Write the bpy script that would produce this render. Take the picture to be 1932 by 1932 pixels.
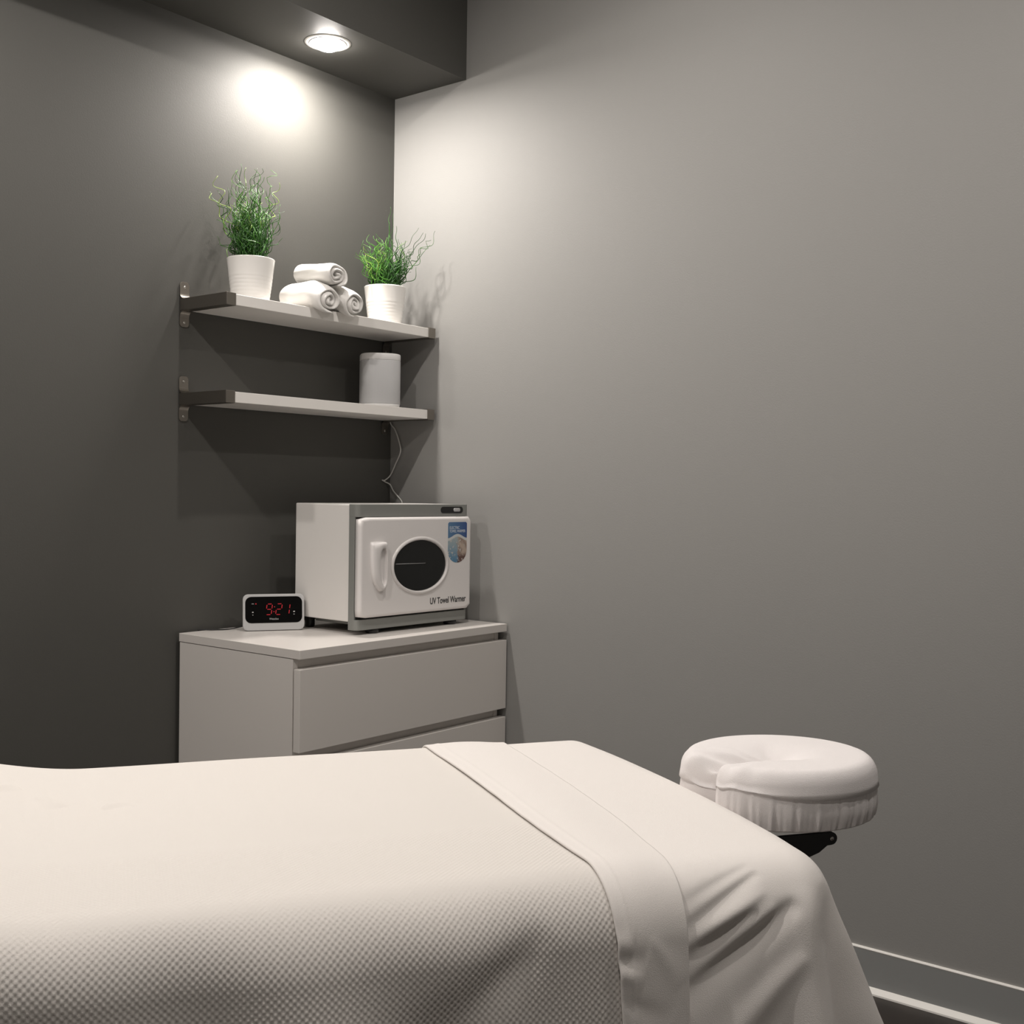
import bpy, bmesh, math, random
import numpy as np
from mathutils import Vector, Matrix, noise

for o in list(bpy.data.objects):
    bpy.data.objects.remove(o, do_unlink=True)
SC = bpy.context.scene
COL = SC.collection
PI = math.pi

# ------------------------------------------------------------------ camera
CAM_LOC = Vector((2.6098, -2.6587, 1.1726))
F_PX, YAW, PITCH, ROLL = 2172.57, math.radians(38.4052), math.radians(-1.0566), math.radians(0.8534)
_F = Vector((-math.sin(YAW) * math.cos(PITCH), math.cos(YAW) * math.cos(PITCH), math.sin(PITCH)))
_R = Vector((math.cos(YAW), math.sin(YAW), 0))
_U = _R.cross(_F)
_R2 = _R * math.cos(ROLL) + _U * math.sin(ROLL)
_U2 = _U * math.cos(ROLL) - _R * math.sin(ROLL)
cam_data = bpy.data.cameras.new('camera')
cam_data.sensor_width = 36.0
cam_data.lens = F_PX / 1932.0 * 36.0
cam_data.clip_start = 0.02
cam = bpy.data.objects.new('camera', cam_data)
COL.objects.link(cam)
cam.matrix_world = Matrix(((_R2.x, _U2.x, -_F.x, CAM_LOC.x), (_R2.y, _U2.y, -_F.y, CAM_LOC.y),
                           (_R2.z, _U2.z, -_F.z, CAM_LOC.z), (0, 0, 0, 1)))
SC.camera = cam

# ------------------------------------------------------------------ world and exposure
wd = bpy.data.worlds.new('world')
SC.world = wd
wd.use_nodes = True
wd.node_tree.nodes['Background'].inputs[0].default_value = (0.02, 0.02, 0.02, 1)
wd.node_tree.nodes['Background'].inputs[1].default_value = 0.0
SC.view_settings.view_transform = 'Standard'
SC.view_settings.look = 'None'
SC.view_settings.gamma = 1.0
SC.view_settings.use_curve_mapping = False
SC.view_settings.exposure = -0.2

# power of the downlights (watts of each spot), by place
LAMP_COLOR = (1.0, 0.938, 0.882)
CEIL_Z = 2.75
SOFFIT_Z, SOFFIT_D = 2.417, 0.300
DOWNLIGHTS = [  # x, y, ceiling height, power, label
    (0.176, -0.449, SOFFIT_Z, 13.4, 'glowing round downlight set in the dark soffit above the shelves'),
    (0.176, -1.770, SOFFIT_Z, 7.0, 'round downlight in the soffit above the dark wall, left of the shelves'),
    (0.176, -3.090, SOFFIT_Z, 11.0, 'round downlight in the soffit above the dark wall, behind the foot of the table'),
    (1.090, -0.810, CEIL_Z, 9.5, 'round ceiling downlight over the head of the massage table'),
    (2.350, -0.810, CEIL_Z, 9.6, 'round ceiling downlight beside the light grey wall'),
    (1.090, -2.150, CEIL_Z, 17.5, 'round ceiling downlight over the middle of the massage table'),
    (2.350, -2.150, CEIL_Z, 10.4, 'round ceiling downlight over the near side of the massage table'),
]

# ------------------------------------------------------------------ helpers
def srgb(r, g, b):
    f = lambda c: (c / 255 / 12.92) if c / 255 <= 0.04045 else ((c / 255 + 0.055) / 1.055) ** 2.4
    return (f(r), f(g), f(b), 1.0)

def mat(name, color, rough=0.5, metal=0.0, bump=None, spec=0.5, noise_col=None, emit=None, sheen=0.0, coat=0.0):
    """bump = (scale, strength, detail); noise_col = (scale, second colour, amount)"""
    m = bpy.data.materials.new(name)
    m.use_nodes = True
    nt = m.node_tree
    b = nt.nodes['Principled BSDF']
    b.inputs['Base Color'].default_value = color
    b.inputs['Roughness'].default_value = rough
    b.inputs['Metallic'].default_value = metal
    b.inputs['Specular IOR Level'].default_value = spec
    b.inputs['Sheen Weight'].default_value = sheen
    b.inputs['Coat Weight'].default_value = coat
    tc = None
    if bump or noise_col:
        tc = nt.nodes.new('ShaderNodeTexCoord')
    if noise_col:
        n = nt.nodes.new('ShaderNodeTexNoise'); n.inputs['Scale'].default_value = noise_col[0]
        n.inputs['Detail'].default_value = 4
        nt.links.new(tc.outputs['Object'], n.inputs['Vector'])
        mx = nt.nodes.new('ShaderNodeMix'); mx.data_type = 'RGBA'
        mr = nt.nodes.new('ShaderNodeMapRange'); mr.inputs[1].default_value = 0.35; mr.inputs[2].default_value = 0.65
        mr.inputs[4].default_value = noise_col[2]
        nt.links.new(n.outputs['Fac'], mr.inputs[0])
        nt.links.new(mr.outputs[0], mx.inputs[0])
        mx.inputs[6].default_value = color; mx.inputs[7].default_value = noise_col[1]
        nt.links.new(mx.outputs[2], b.inputs['Base Color'])
    if bump:
        n = nt.nodes.new('ShaderNodeTexNoise'); n.inputs['Scale'].default_value = bump[0]
        n.inputs['Detail'].default_value = bump[2]
        nt.links.new(tc.outputs['Object'], n.inputs['Vector'])
        bp = nt.nodes.new('ShaderNodeBump'); bp.inputs['Strength'].default_value = bump[1]
        bp.inputs['Distance'].default_value = 0.002
        nt.links.new(n.outputs['Fac'], bp.inputs['Height'])
        nt.links.new(bp.outputs['Normal'], b.inputs['Normal'])
    if emit:
        b.inputs['Emission Color'].default_value = emit[0]
        b.inputs['Emission Strength'].default_value = emit[1]
    return m

def g(v):
    return (v, v, v, 1)

M = {}
M['wall_dark'] = mat('dark_grey_wall_paint', (0.081, 0.079, 0.072, 1), 0.62, bump=(260, 0.10, 3), spec=0.35)
M['wall_light'] = mat('light_grey_wall_paint', (0.312, 0.307, 0.295, 1), 0.62, bump=(260, 0.10, 3), spec=0.35)
M['ceiling'] = mat('ceiling_paint', (0.40, 0.40, 0.388, 1), 0.8)
M['floor'] = mat('dark_floor', (0.018, 0.014, 0.012, 1), 0.45, noise_col=(14, (0.03, 0.022, 0.018, 1), 0.8))
M['base'] = mat('grey_baseboard', (0.29, 0.295, 0.29, 1), 0.45)
M['base_bead_lit_toe'] = mat('pale_bead_and_lit_toe', (0.85, 0.83, 0.79, 1), 0.5)  # pale bead; on the toe, the brightness of caught light is in the colour
M['white_paint'] = mat('white_foil_panel', (0.70, 0.665, 0.63, 1), 0.34)
M['nickel'] = mat('brushed_nickel', (0.275, 0.253, 0.225, 1), 0.36, metal=1.0, bump=(400, 0.06, 2))
M['screw'] = mat('steel_screw', (0.5, 0.48, 0.45, 1), 0.3, metal=1.0)
M['board'] = mat('white_shelf_board', (0.82, 0.795, 0.76, 1), 0.42)
M['ceramic'] = mat('white_glazed_ceramic', (0.80, 0.78, 0.75, 1), 0.22, coat=0.3)
M['soil'] = mat('dark_potting_filler', (0.02, 0.025, 0.012, 1), 0.9)
M['towel'] = mat('white_terry', (0.86, 0.84, 0.81, 1), 0.95, bump=(700, 0.9, 4), spec=0.1, sheen=0.3)
M['spk_white'] = mat('white_satin_plastic', (0.80, 0.79, 0.78, 1), 0.4)
M['cord_white'] = mat('white_cord_rubber', (0.62, 0.61, 0.58, 1), 0.5)
M['black'] = mat('black_plastic', (0.012, 0.012, 0.012, 1), 0.35)
M['warm_white'] = mat('warmer_white_enamel', (0.80, 0.775, 0.745, 1), 0.33)
M['warm_door'] = mat('warmer_door_plastic', (0.80, 0.77, 0.755, 1), 0.28, coat=0.15)
M['warm_grey'] = mat('warmer_grey_plastic', (0.235, 0.240, 0.225, 1), 0.35)
M['gap'] = mat('dark_gasket', (0.015, 0.015, 0.014, 1), 0.6)
M['glass'] = mat('tinted_door_glass', (0.006, 0.007, 0.007, 1), 0.06)
M['print'] = mat('dark_printing_ink', (0.05, 0.05, 0.05, 1), 0.5)
M['wprint'] = mat('white_printing_ink', (0.75, 0.8, 0.85, 1), 0.5)
M['silver'] = mat('silver_plastic', (0.50, 0.50, 0.50, 1), 0.35)
M['led'] = mat('red_led_segment', (0.25, 0.01, 0.015, 1), 0.4, emit=((1.0, 0.04, 0.06, 1), 0.30))
M['clock_face'] = mat('black_display_lens', (0.004, 0.004, 0.004, 1), 0.12, spec=0.12)
M['icon'] = mat('grey_display_icon', (0.5, 0.5, 0.5, 1), 0.5)
M['sheet'] = mat('white_cotton_sheet', (0.77, 0.732, 0.70, 1), 0.85, bump=(900, 0.25, 3), spec=0.2, sheen=0.15)
M['blanket'] = mat('cream_cotton_blanket', (0.76, 0.722, 0.68, 1), 0.95, bump=(1600, 0.5, 2), spec=0.1, sheen=0.1)
M['cradle'] = mat('white_flannel_cover', (0.86, 0.82, 0.81, 1), 0.92, bump=(1100, 0.5, 3), spec=0.1, sheen=0.2)
M['vinyl'] = mat('table_vinyl', (0.05, 0.045, 0.04, 1), 0.5)
M['wood'] = mat('table_leg_wood', (0.30, 0.17, 0.08, 1), 0.5, noise_col=(30, (0.22, 0.11, 0.05, 1), 0.8))
M['metal_black'] = mat('black_coated_steel', (0.012, 0.012, 0.013, 1), 0.4, metal=0.0)
M['reflector'] = mat('lamp_reflector_white', (0.85, 0.83, 0.8, 1), 0.3)

# speaker grille: fine dot lattice
def grille_mat():
    m = mat('speaker_grille', (0.55, 0.55, 0.555, 1), 0.6)
    nt = m.node_tree; b = nt.nodes['Principled BSDF']
    tc = nt.nodes.new('ShaderNodeTexCoord')
    v = nt.nodes.new('ShaderNodeTexVoronoi'); v.inputs['Scale'].default_value = 420
    v.inputs['Randomness'].default_value = 0.2
    nt.links.new(tc.outputs['Object'], v.inputs['Vector'])
    bp = nt.nodes.new('ShaderNodeBump'); bp.inputs['Strength'].default_value = 0.25; bp.inputs['Distance'].default_value = 0.001
    nt.links.new(v.outputs['Distance'], bp.inputs['Height'])
    nt.links.new(bp.outputs['Normal'], b.inputs['Normal'])
    return m
M['grille'] = grille_mat()

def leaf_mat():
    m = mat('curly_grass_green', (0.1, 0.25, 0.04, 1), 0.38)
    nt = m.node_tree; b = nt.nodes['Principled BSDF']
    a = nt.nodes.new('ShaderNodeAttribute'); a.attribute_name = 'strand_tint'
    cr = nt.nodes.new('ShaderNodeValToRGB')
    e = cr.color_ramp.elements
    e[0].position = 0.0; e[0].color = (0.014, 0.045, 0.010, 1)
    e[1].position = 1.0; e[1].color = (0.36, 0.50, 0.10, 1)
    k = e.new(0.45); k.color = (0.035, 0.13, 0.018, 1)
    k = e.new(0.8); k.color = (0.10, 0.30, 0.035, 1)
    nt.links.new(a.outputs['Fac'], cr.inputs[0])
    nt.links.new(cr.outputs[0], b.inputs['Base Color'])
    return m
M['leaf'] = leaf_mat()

def new_obj(name, me, m, parent=None, smooth=False):
    o = bpy.data.objects.new(name, me)
    COL.objects.link(o)
    if m is not None:
        me.materials.append(m)
    if parent is not None:
        o.parent = parent
    if smooth:
        me.polygons.foreach_set('use_smooth', [True] * len(me.polygons))
    return o

def from_bm(name, bm, m, parent=None, smooth=False, loc=None, rotz=0):
    me = bpy.data.meshes.new(name)
    bmesh.ops.recalc_face_normals(bm, faces=bm.faces[:])
    bm.to_mesh(me); bm.free()
    o = new_obj(name, me, m, parent, smooth)
    if loc is not None:
        o.location = loc
    o.rotation_euler = (0, 0, rotz)
    return o

def thing(name, label, cat, loc=(0, 0, 0), rotz=0, group=None):
    o = bpy.data.objects.new(name, None)
    COL.objects.link(o)
    o.empty_display_size = 0.05
    o.location = loc; o.rotation_euler = (0, 0, rotz)
    o['label'] = label; o['category'] = cat
    if group: o['group'] = group
    return o

def tag(o, label, cat, group=None, kind=None):
    o['label'] = label; o['category'] = cat
    if group: o['group'] = group
    if kind: o['kind'] = kind

def struct(o, label=None):
    o['kind'] = 'structure'
    if label: o['label'] = label
    return o

def box_bm(x0, x1, y0, y1, z0, z1, bev=0.0, seg=2, bm=None):
    own = bmesh.new()
    bmesh.ops.create_cube(own, size=1)
    for v in own.verts:
        v.co = Vector((x0 + (v.co.x + .5) * (x1 - x0), y0 + (v.co.y + .5) * (y1 - y0), z0 + (v.co.z + .5) * (z1 - z0)))
    if bev > 0:
        bmesh.ops.bevel(own, geom=own.edges[:], offset=bev, segments=seg, profile=0.6, affect='EDGES')
    if bm is None:
        return own
    me = bpy.data.meshes.new('tmp'); own.to_mesh(me); own.free(); bm.from_mesh(me); bpy.data.meshes.remove(me)
    return bm

def box(name, x0, x1, y0, y1, z0, z1, m, parent=None, bev=0.0, seg=2):
    return from_bm(name, box_bm(x0, x1, y0, y1, z0, z1, bev, seg), m, parent)

def lathe_bm(profile, n=48, center=(0, 0), bm=None):
    """profile: list of (r, z); r=0 closes"""
    bm = bm or bmesh.new()
    rings = []
    for r, z in profile:
        if r <= 1e-6:
            rings.append([bm.verts.new((center[0], center[1], z))])
        else:
            rings.append([bm.verts.new((center[0] + r * math.cos(2 * PI * i / n), center[1] + r * math.sin(2 * PI * i / n), z)) for i in range(n)])
    for a, b in zip(rings, rings[1:]):
        if len(a) == 1 and len(b) == 1: continue
        for i in range(n):
            j = (i + 1) % n
            if len(a) == 1: bm.faces.new((a[0], b[i], b[j]))
            elif len(b) == 1: bm.faces.new((a[i], b[0], a[j]))
            else: bm.faces.new((a[i], b[i], b[j], a[j]))
    return bm

def prism_bm(poly, axis, a, b, bev=0.0, bm=None):
    """extrude a 2D polygon along an axis ('x','y','z') from a to b; poly coords are the remaining two axes in order"""
    own = bmesh.new()
    def P(p, h):
        if axis == 'x': return (h, p[0], p[1])
        if axis == 'y': return (p[0], h, p[1])
        return (p[0], p[1], h)
    va = [own.verts.new(P(p, a)) for p in poly]; vb = [own.verts.new(P(p, b)) for p in poly]
    own.faces.new(va); own.faces.new(vb[::-1])
    n = len(poly)
    for i in range(n):
        own.faces.new((va[i], vb[i], vb[(i + 1) % n], va[(i + 1) % n]))
    if bev > 0:
        bmesh.ops.recalc_face_normals(own, faces=own.faces[:])
        es = [e for e in own.edges if len(e.link_faces) == 2 and e.calc_face_angle(0) > 0.5]
        bmesh.ops.bevel(own, geom=es, offset=bev, segments=2, profile=0.6, affect='EDGES')
    if bm is None: return own
    me = bpy.data.meshes.new('tmp'); own.to_mesh(me); own.free(); bm.from_mesh(me); bpy.data.meshes.remove(me)
    return bm

def tube_arrays(pts, radii, n=6):
    """verts and faces of a tube along pts"""
    V, Fc = [], []
    up = Vector((0.3, 0.2, 1)).normalized()
    prev = None
    for i, p in enumerate(pts):
        t = (pts[min(i + 1, len(pts) - 1)] - pts[max(i - 1, 0)])
        t = t.normalized() if t.length > 1e-9 else Vector((0, 0, 1))
        if prev is None:
            a = t.cross(up)
            if a.length < 1e-3: a = t.cross(Vector((1, 0, 0)))
            a.normalize()
        else:
            a = (prev - t * prev.dot(t)).normalized()
        prev = a
        b = t.cross(a)
        r = radii[i] if hasattr(radii, '__len__') else radii
        for k in range(n):
            th = 2 * PI * k / n
            V.append(p + a * (r * math.cos(th)) + b * (r * math.sin(th)))
    for i in range(len(pts) - 1):
        for k in range(n):
            k2 = (k + 1) % n
            Fc.append((i * n + k, i * n + k2, (i + 1) * n + k2, (i + 1) * n + k))
    Fc.append(tuple(range(n))[::-1]); Fc.append(tuple((len(pts) - 1) * n + k for k in range(n)))
    return V, Fc

def catmull(P, sub=8):
    P = [Vector(p) for p in P]
    out = []
    for i in range(len(P) - 1):
        p0 = P[max(i - 1, 0)]; p1 = P[i]; p2 = P[i + 1]; p3 = P[min(i + 2, len(P) - 1)]
        for k in range(sub):
            t = k / sub
            out.append(0.5 * ((2 * p1) + (p2 - p0) * t + (2 * p0 - 5 * p1 + 4 * p2 - p3) * t * t + (3 * p1 - p0 - 3 * p2 + p3) * t ** 3))
    out.append(P[-1])
    return out

def tube(name, pts, r, m, parent=None, n=8):
    V, Fc = tube_arrays([Vector(p) for p in pts], r, n)
    me = bpy.data.meshes.new(name); me.from_pydata([tuple(v) for v in V], [], Fc)
    return new_obj(name, me, m, parent, True)

def text_obj(name, s, size, m, parent, matrix, xscale=1.0, depth=0.0003, weight=0.0):
    cu = bpy.data.curves.new(name + '_curve', 'FONT')
    cu.body = s; cu.size = size; cu.extrude = depth; cu.align_x = 'LEFT'; cu.offset = weight
    t = bpy.data.objects.new(name + '_tmp', cu); COL.objects.link(t)
    bpy.context.view_layer.update()
    me = bpy.data.meshes.new_from_object(t.evaluated_get(bpy.context.evaluated_depsgraph_get()))
    bpy.data.objects.remove(t, do_unlink=True); bpy.data.curves.remove(cu)
    me.transform(Matrix.Diagonal((xscale, 1, 1, 1)))
    me.materials.clear()
    me.name = name
    o = new_obj(name, me, m, parent)
    o.matrix_local = matrix
    return o

def rounded_rect(w, h, r, seg=6, cx=0, cy=0):
    P = []
    for (sx, sy, a0) in ((1, 1, 0), (-1, 1, PI / 2), (-1, -1, PI), (1, -1, 3 * PI / 2)):
        for k in range(seg + 1):
            a = a0 + PI / 2 * k / seg
            P.append((cx + sx * (w / 2 - r) + r * math.cos(a), cy + sy * (h / 2 - r) + r * math.sin(a)))
    return P

# ------------------------------------------------------------------ room shell
RX, RY = 3.9, -4.3
struct(box('floor', -0.1, RX + .1, RY - .1, 0.1, -0.1, 0, M['floor']))
struct(box('ceiling', -0.1, RX + .1, RY - .1, 0.1, CEIL_Z, CEIL_Z + .1, M['ceiling']))
struct(box('wall_left', -0.1, 0, RY - .1, 0.1, 0, CEIL_Z, M['wall_dark']))
struct(box('wall_right', 0, RX + .1, 0, 0.1, 0, CEIL_Z, M['wall_light']))
struct(box('wall_back', 0, RX + .1, RY - .1, RY, 0, CEIL_Z, M['wall_light']))
struct(box('wall_front', RX, RX + .1, RY, 0, 0, CEIL_Z, M['wall_light']))
struct(box('wall_soffit', 0, SOFFIT_D, RY, 0, SOFFIT_Z, CEIL_Z, M['wall_dark']), 'dark grey boxed soffit running along the top of the dark wall')

def baseboard(name, along_x):
    root = thing(name, '', ''); del root['label']; del root['category']
    root['kind'] = 'structure'
    # cross-section in (distance from wall, height): cove base with a small toe
    strip = [(0, 0.014), (0.007, 0.014), (0.0065, 0.03), (0.006, 0.098), (0, 0.0985)]
    bead = [(0, 0.0985), (0.006, 0.0982), (0.0068, 0.1005), (0.005, 0.1030), (0, 0.1035)]
    toe = [(0, 0), (0.021, 0), (0.0205, 0.004), (0.012, 0.0125), (0.007, 0.0142), (0, 0.0142)]
    for nm, poly, m in (('base_strip', strip, M['base']), ('top_bead', bead, M['base_bead_lit_toe']), ('toe_strip', toe, M['base_bead_lit_toe'])):
        if along_x:
            bm = prism_bm([(-p[0], p[1]) for p in poly], 'x', 0.0, RX)
        else:
            bm = prism_bm(poly, 'y', RY, 0.0)
        from_bm(nm, bm, m, root)
    return root
baseboard('baseboard_right', True)
baseboard('baseboard_left', False)

# ------------------------------------------------------------------ downlights
def downlight(x, y, z, power, label):
    root = thing('recessed_downlight', label, 'ceiling light', (x, y, z), 0, 'recessed downlights')
    ring = [(0.050, -0.0005), (0.052, -0.0028), (0.058, -0.0024), (0.064, -0.0010), (0.0655, 0.0)]
    from_bm('trim_ring', lathe_bm(ring + [(0.050, 0.0), (0.050, -0.0005)], 64), M['reflector'], root, True)
    from_bm('reflector', lathe_bm([(0.0505, -0.004), (0.045, -0.002), (0.030, -0.0008), (0, -0.0008)], 48), M['reflector'], root, True)
    bulb = [(0.031, -0.001), (0.0325, -0.008), (0.031, -0.013), (0.024, -0.0175), (0.013, -0.0198), (0, -0.0205)]
    from_bm('bulb', lathe_bm(bulb, 48), mat('lit_bulb_glass', (1, 1, 1, 1), 0.3, emit=((*LAMP_COLOR, 1), power * 17.0)), root, True)
    ld = bpy.data.lights.new('downlight_beam', 'AREA')
    ld.shape = 'DISK'
    ld.size = 0.062
    ld.energy = power
    ld.color = LAMP_COLOR
    lo = bpy.data.objects.new('beam', ld)
    COL.objects.link(lo); lo.parent = root
    lo.location = (0, 0, -0.024)
    return root
for d in DOWNLIGHTS:
    downlight(*d)

# ------------------------------------------------------------------ wall shelves
SH_Y0, SH_W, SH_D, SH_T = -0.8055, 0.790, 0.2022, 0.0279

def bracket(parent, y0, sgn):
    """nickel end bracket; y0 = outer side, sgn = +1 when the shelf lies towards +y. z is measured from the shelf top"""
    bw = 0.029
    Y = lambda d: y0 + sgn * d
    ys = sorted((Y(0), Y(0.003)))
    b = bmesh.new()
    t = SH_T
    # side plate
    box_bm(0.004, SH_D - 0.002, ys[0], ys[1], -t - 0.0015, 0.0015, 0.0006, 1, b)
    yw = sorted((Y(0), Y(bw)))
    # flanges over and under the board
    box_bm(0.02, SH_D, yw[0], yw[1], 0.0002, 0.0022, 0.0006, 1, b)
    box_bm(0.02, SH_D, yw[0], yw[1], -t - 0.0022, -t - 0.0002, 0.0006, 1, b)
    # front cap
    box_bm(SH_D - 0.003, SH_D + 0.0005, yw[0], yw[1], -t - 0.0022, 0.0022, 0.0012, 2, b)
    # wall tabs: upper tab curves out into the upper flange, lower tab into the lower one
    for up in (1, -1):
        zt = 0.001 if up > 0 else -t - 0.001
        L = 0.047 if up > 0 else 0.043
        prof = []   # (x, z) centre line of a strap
        for k in range(7):
            a = PI / 2 * k / 6
            prof.append((0.020 - 0.0175 * math.sin(a), zt + up * (0.0175 - 0.0175 * math.cos(a)) if True else 0))
        prof.append((0.0025, zt + up * (L - 0.012)))
        th = 0.0012
        rows = []
        for i, (px, pz) in enumerate(prof):
            q0 = prof[max(i - 1, 0)]; q1 = prof[min(i + 1, len(prof) - 1)]
            tx, tz = q1[0] - q0[0], q1[1] - q0[1]
            l = math.hypot(tx, tz); nx, nz = -tz / l, tx / l
            rows.append([b.verts.new((px + s_ * nx * th, yy, pz + s_ * nz * th)) for s_ in (1, -1) for yy in yw])
        for r0, r1 in zip(rows, rows[1:]):
            for (i, j) in ((0, 1), (1, 3), (3, 2), (2, 0)):
                b.faces.new((r0[i], r0[j], r1[j], r1[i]))
        # rounded tab end
        yc = (yw[0] + yw[1]) / 2; hw = bw / 2
        zz0 = zt + up * (L - 0.0125); rr = 0.009
        poly = [(yw[0], zz0), (yw[1], zz0)]
        for k in range(5):
            a = PI / 2 * k / 4
            poly.append((yw[1] - rr + rr * math.cos(a), zt + up * (L - rr + rr * math.sin(a))))
        for k in range(5):
            a = PI / 2 + PI / 2 * k / 4
            poly.append((yw[0] + rr + rr * math.cos(a), zt + up * (L - rr + rr * math.sin(a))))
        prism_bm(poly, 'x', 0.0013, 0.0037, 0.0004, b)
    o = from_bm('bracket', b, M['nickel'], parent)
    o['label'] = 'brushed nickel end bracket'
    yc = (yw[0] + yw[1]) / 2
    for zc in (0.034, -t - 0.032):
        sb = lathe_bm([(0.0, 0.0016), (0.0022, 0.0013), (0.0036, 0.0), (0.0038, -0.001)], 16)
        bmesh.ops.rotate(sb, verts=sb.verts, cent=(0, 0, 0), matrix=Matrix.Rotation(PI / 2, 3, 'Y'))
        bmesh.ops.translate(sb, verts=sb.verts, vec=(0.0040, yc, zc))
        from_bm('screw', sb, M['screw'], o)
    return o

def wall_shelf(ztop, label):
    root = thing('wall_shelf', label, 'shelf', (0, 0, ztop), 0, 'white shelves on the dark wall')
    box('board', 0.0045, SH_D - 0.0035, SH_Y0 + 0.0035, SH_Y0 + SH_W - 0.0035, -SH_T, 0, M['board'], root, 0.0008, 1)
    bracket(root, SH_Y0, 1)
    bracket(root, SH_Y0 + SH_W, -1)
    return root
Z1, Z2 = 1.6682, 1.4176
wall_shelf(Z1, 'upper white wall shelf with nickel end brackets, carrying plants and rolled towels')
wall_shelf(Z2, 'lower white wall shelf with nickel end brackets, carrying the white speaker')

# ------------------------------------------------------------------ potted plants
def make_pot(root):
    h, r0, r1 = 0.118, 0.0485, 0.0640
    prof = [(0, 0.0), (r0 - 0.003, 0.0), (r0, 0.003)]
    def rad(z): return r0 + (r1 - r0) * (z / h) ** 0.92
    nr = 7
    z = 0.004
    for i in range(nr):                      # soft ribs in the lower part
        zc = 0.006 + i * 0.0098
        for k in range(6):
            zz = zc + 0.0098 * k / 6
            prof.append((rad(zz) + 0.0006 * abs(math.sin(PI * k / 6)) ** 0.7, zz))
    prof += [(rad(0.080), 0.080), (rad(0.1), 0.1), (r1 - 0.0005, 0.114), (r1, 0.1165), (r1 - 0.0012, h), (r1 - 0.0032, h - 0.0005),
             (r1 - 0.0042, h - 0.004), (rad(0.1) - 0.005, 0.1)]
    from_bm('pot', lathe_bm(prof, 72), M['ceramic'], root, True)
    o = from_bm('soil', lathe_bm([(0, 0.103), (0.03, 0.1035), (rad(0.1) - 0.004, 0.100)], 40), M['soil'], root, True)

def grass(root, seed, spec):
    """spec: list of (count, lean centre (dx,dy), lean spread, length range, curl range, tint range)"""
    rnd = random.Random(seed)
    V, Fc, T = [], [], []
    for (cnt, lean, spread, lr, cr, tr) in spec:
        for i in range(cnt):
            a = rnd.uniform(0, 2 * PI); r = 0.036 * math.sqrt(rnd.random())
            base = Vector((r * math.cos(a), r * math.sin(a), 0.098))
            d = Vector((lean[0] + rnd.gauss(0, spread) + 5.0 * base.x * spread, lean[1] + rnd.gauss(0, spread) + 5.0 * base.y * spread, 1)).normalized()
            L = rnd.uniform(*lr)
            n = max(12, int(L / 0.0065))
            e1 = d.cross(Vector((0.2, 1, 0.1))).normalized(); e2 = d.cross(e1)
            ph1, ph2 = rnd.uniform(0, 6.28), rnd.uniform(0, 6.28)
            amp = rnd.uniform(*cr); wl = rnd.uniform(0.040, 0.078); wl2 = wl * rnd.uniform(0.6, 1.5)
            droop = rnd.uniform(-0.1, 0.5) * spread
            pts = []
            out = Vector((d.x, d.y, 0))
            for k in range(n + 1):
                f = k / n; s = f * L
                env = min(1.0, s / 0.05)
                p = base + d * s + e1 * (amp * env * math.sin(2 * PI * s / wl + ph1)) + e2 * (amp * env * math.sin(2 * PI * s / wl2 + ph2))
                p += out * (droop * f * f * 0.12) - Vector((0, 0, 1)) * (droop * f * f * 0.03)
                pts.append(p)
            rad0 = rnd.uniform(0.0011, 0.0018)
            rads = [rad0 * (1 - 0.65 * (k / n) ** 2) for k in range(n + 1)]
            v, f = tube_arrays(pts, rads, 5)
            b0 = len(V)
            V += [tuple(q) for q in v]
            Fc += [tuple(b0 + q for q in ff) for ff in f]
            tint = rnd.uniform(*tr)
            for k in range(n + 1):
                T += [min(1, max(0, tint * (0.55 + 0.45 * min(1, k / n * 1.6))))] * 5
    me = bpy.data.meshes.new('foliage')
    me.from_pydata(V, [], Fc)
    at = me.attributes.new('strand_tint', 'FLOAT', 'POINT')
    at.data.foreach_set('value', T)
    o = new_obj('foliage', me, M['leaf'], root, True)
    o['kind'] = 'stuff'
    o['label'] = 'curly green grass strands'
    return o

p1 = thing('potted_grass', 'tall upright curly green grass in white ribbed pot at the left end of the upper shelf', 'potted plant', (0.112, -0.658, Z1), 0.4, 'curly grass plants on the upper shelf')
make_pot(p1)
grass(p1, 11, [
    (105, (0, 0), 0.15, (0.07, 0.15), (0.004, 0.009), (0.05, 0.6)),
    (80, (0, 0), 0.19, (0.13, 0.215), (0.006, 0.012), (0.2, 1.0)),
    (26, (0.0, 0), 0.17, (0.19, 0.275), (0.007, 0.013), (0.2, 1.0)),
    (22, (0, 0), 0.55, (0.09, 0.17), (0.008, 0.014), (0.1, 0.9)),
    (3, (0.10, 0.42), 0.10, (0.17, 0.20), (0.008, 0.012), (0.1, 0.5)),
    (3, (-0.10, -0.42), 0.10, (0.20, 0.24), (0.008, 0.012), (0.3, 0.9)),
])
p2 = thing('potted_grass', 'splayed curly green grass in white ribbed pot at the right end of the upper shelf by the corner', 'potted plant', (0.112, -0.146, Z1), 1.1, 'curly grass plants on the upper shelf')
make_pot(p2)
p2.rotation_euler = (0, 0, 0)
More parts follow.
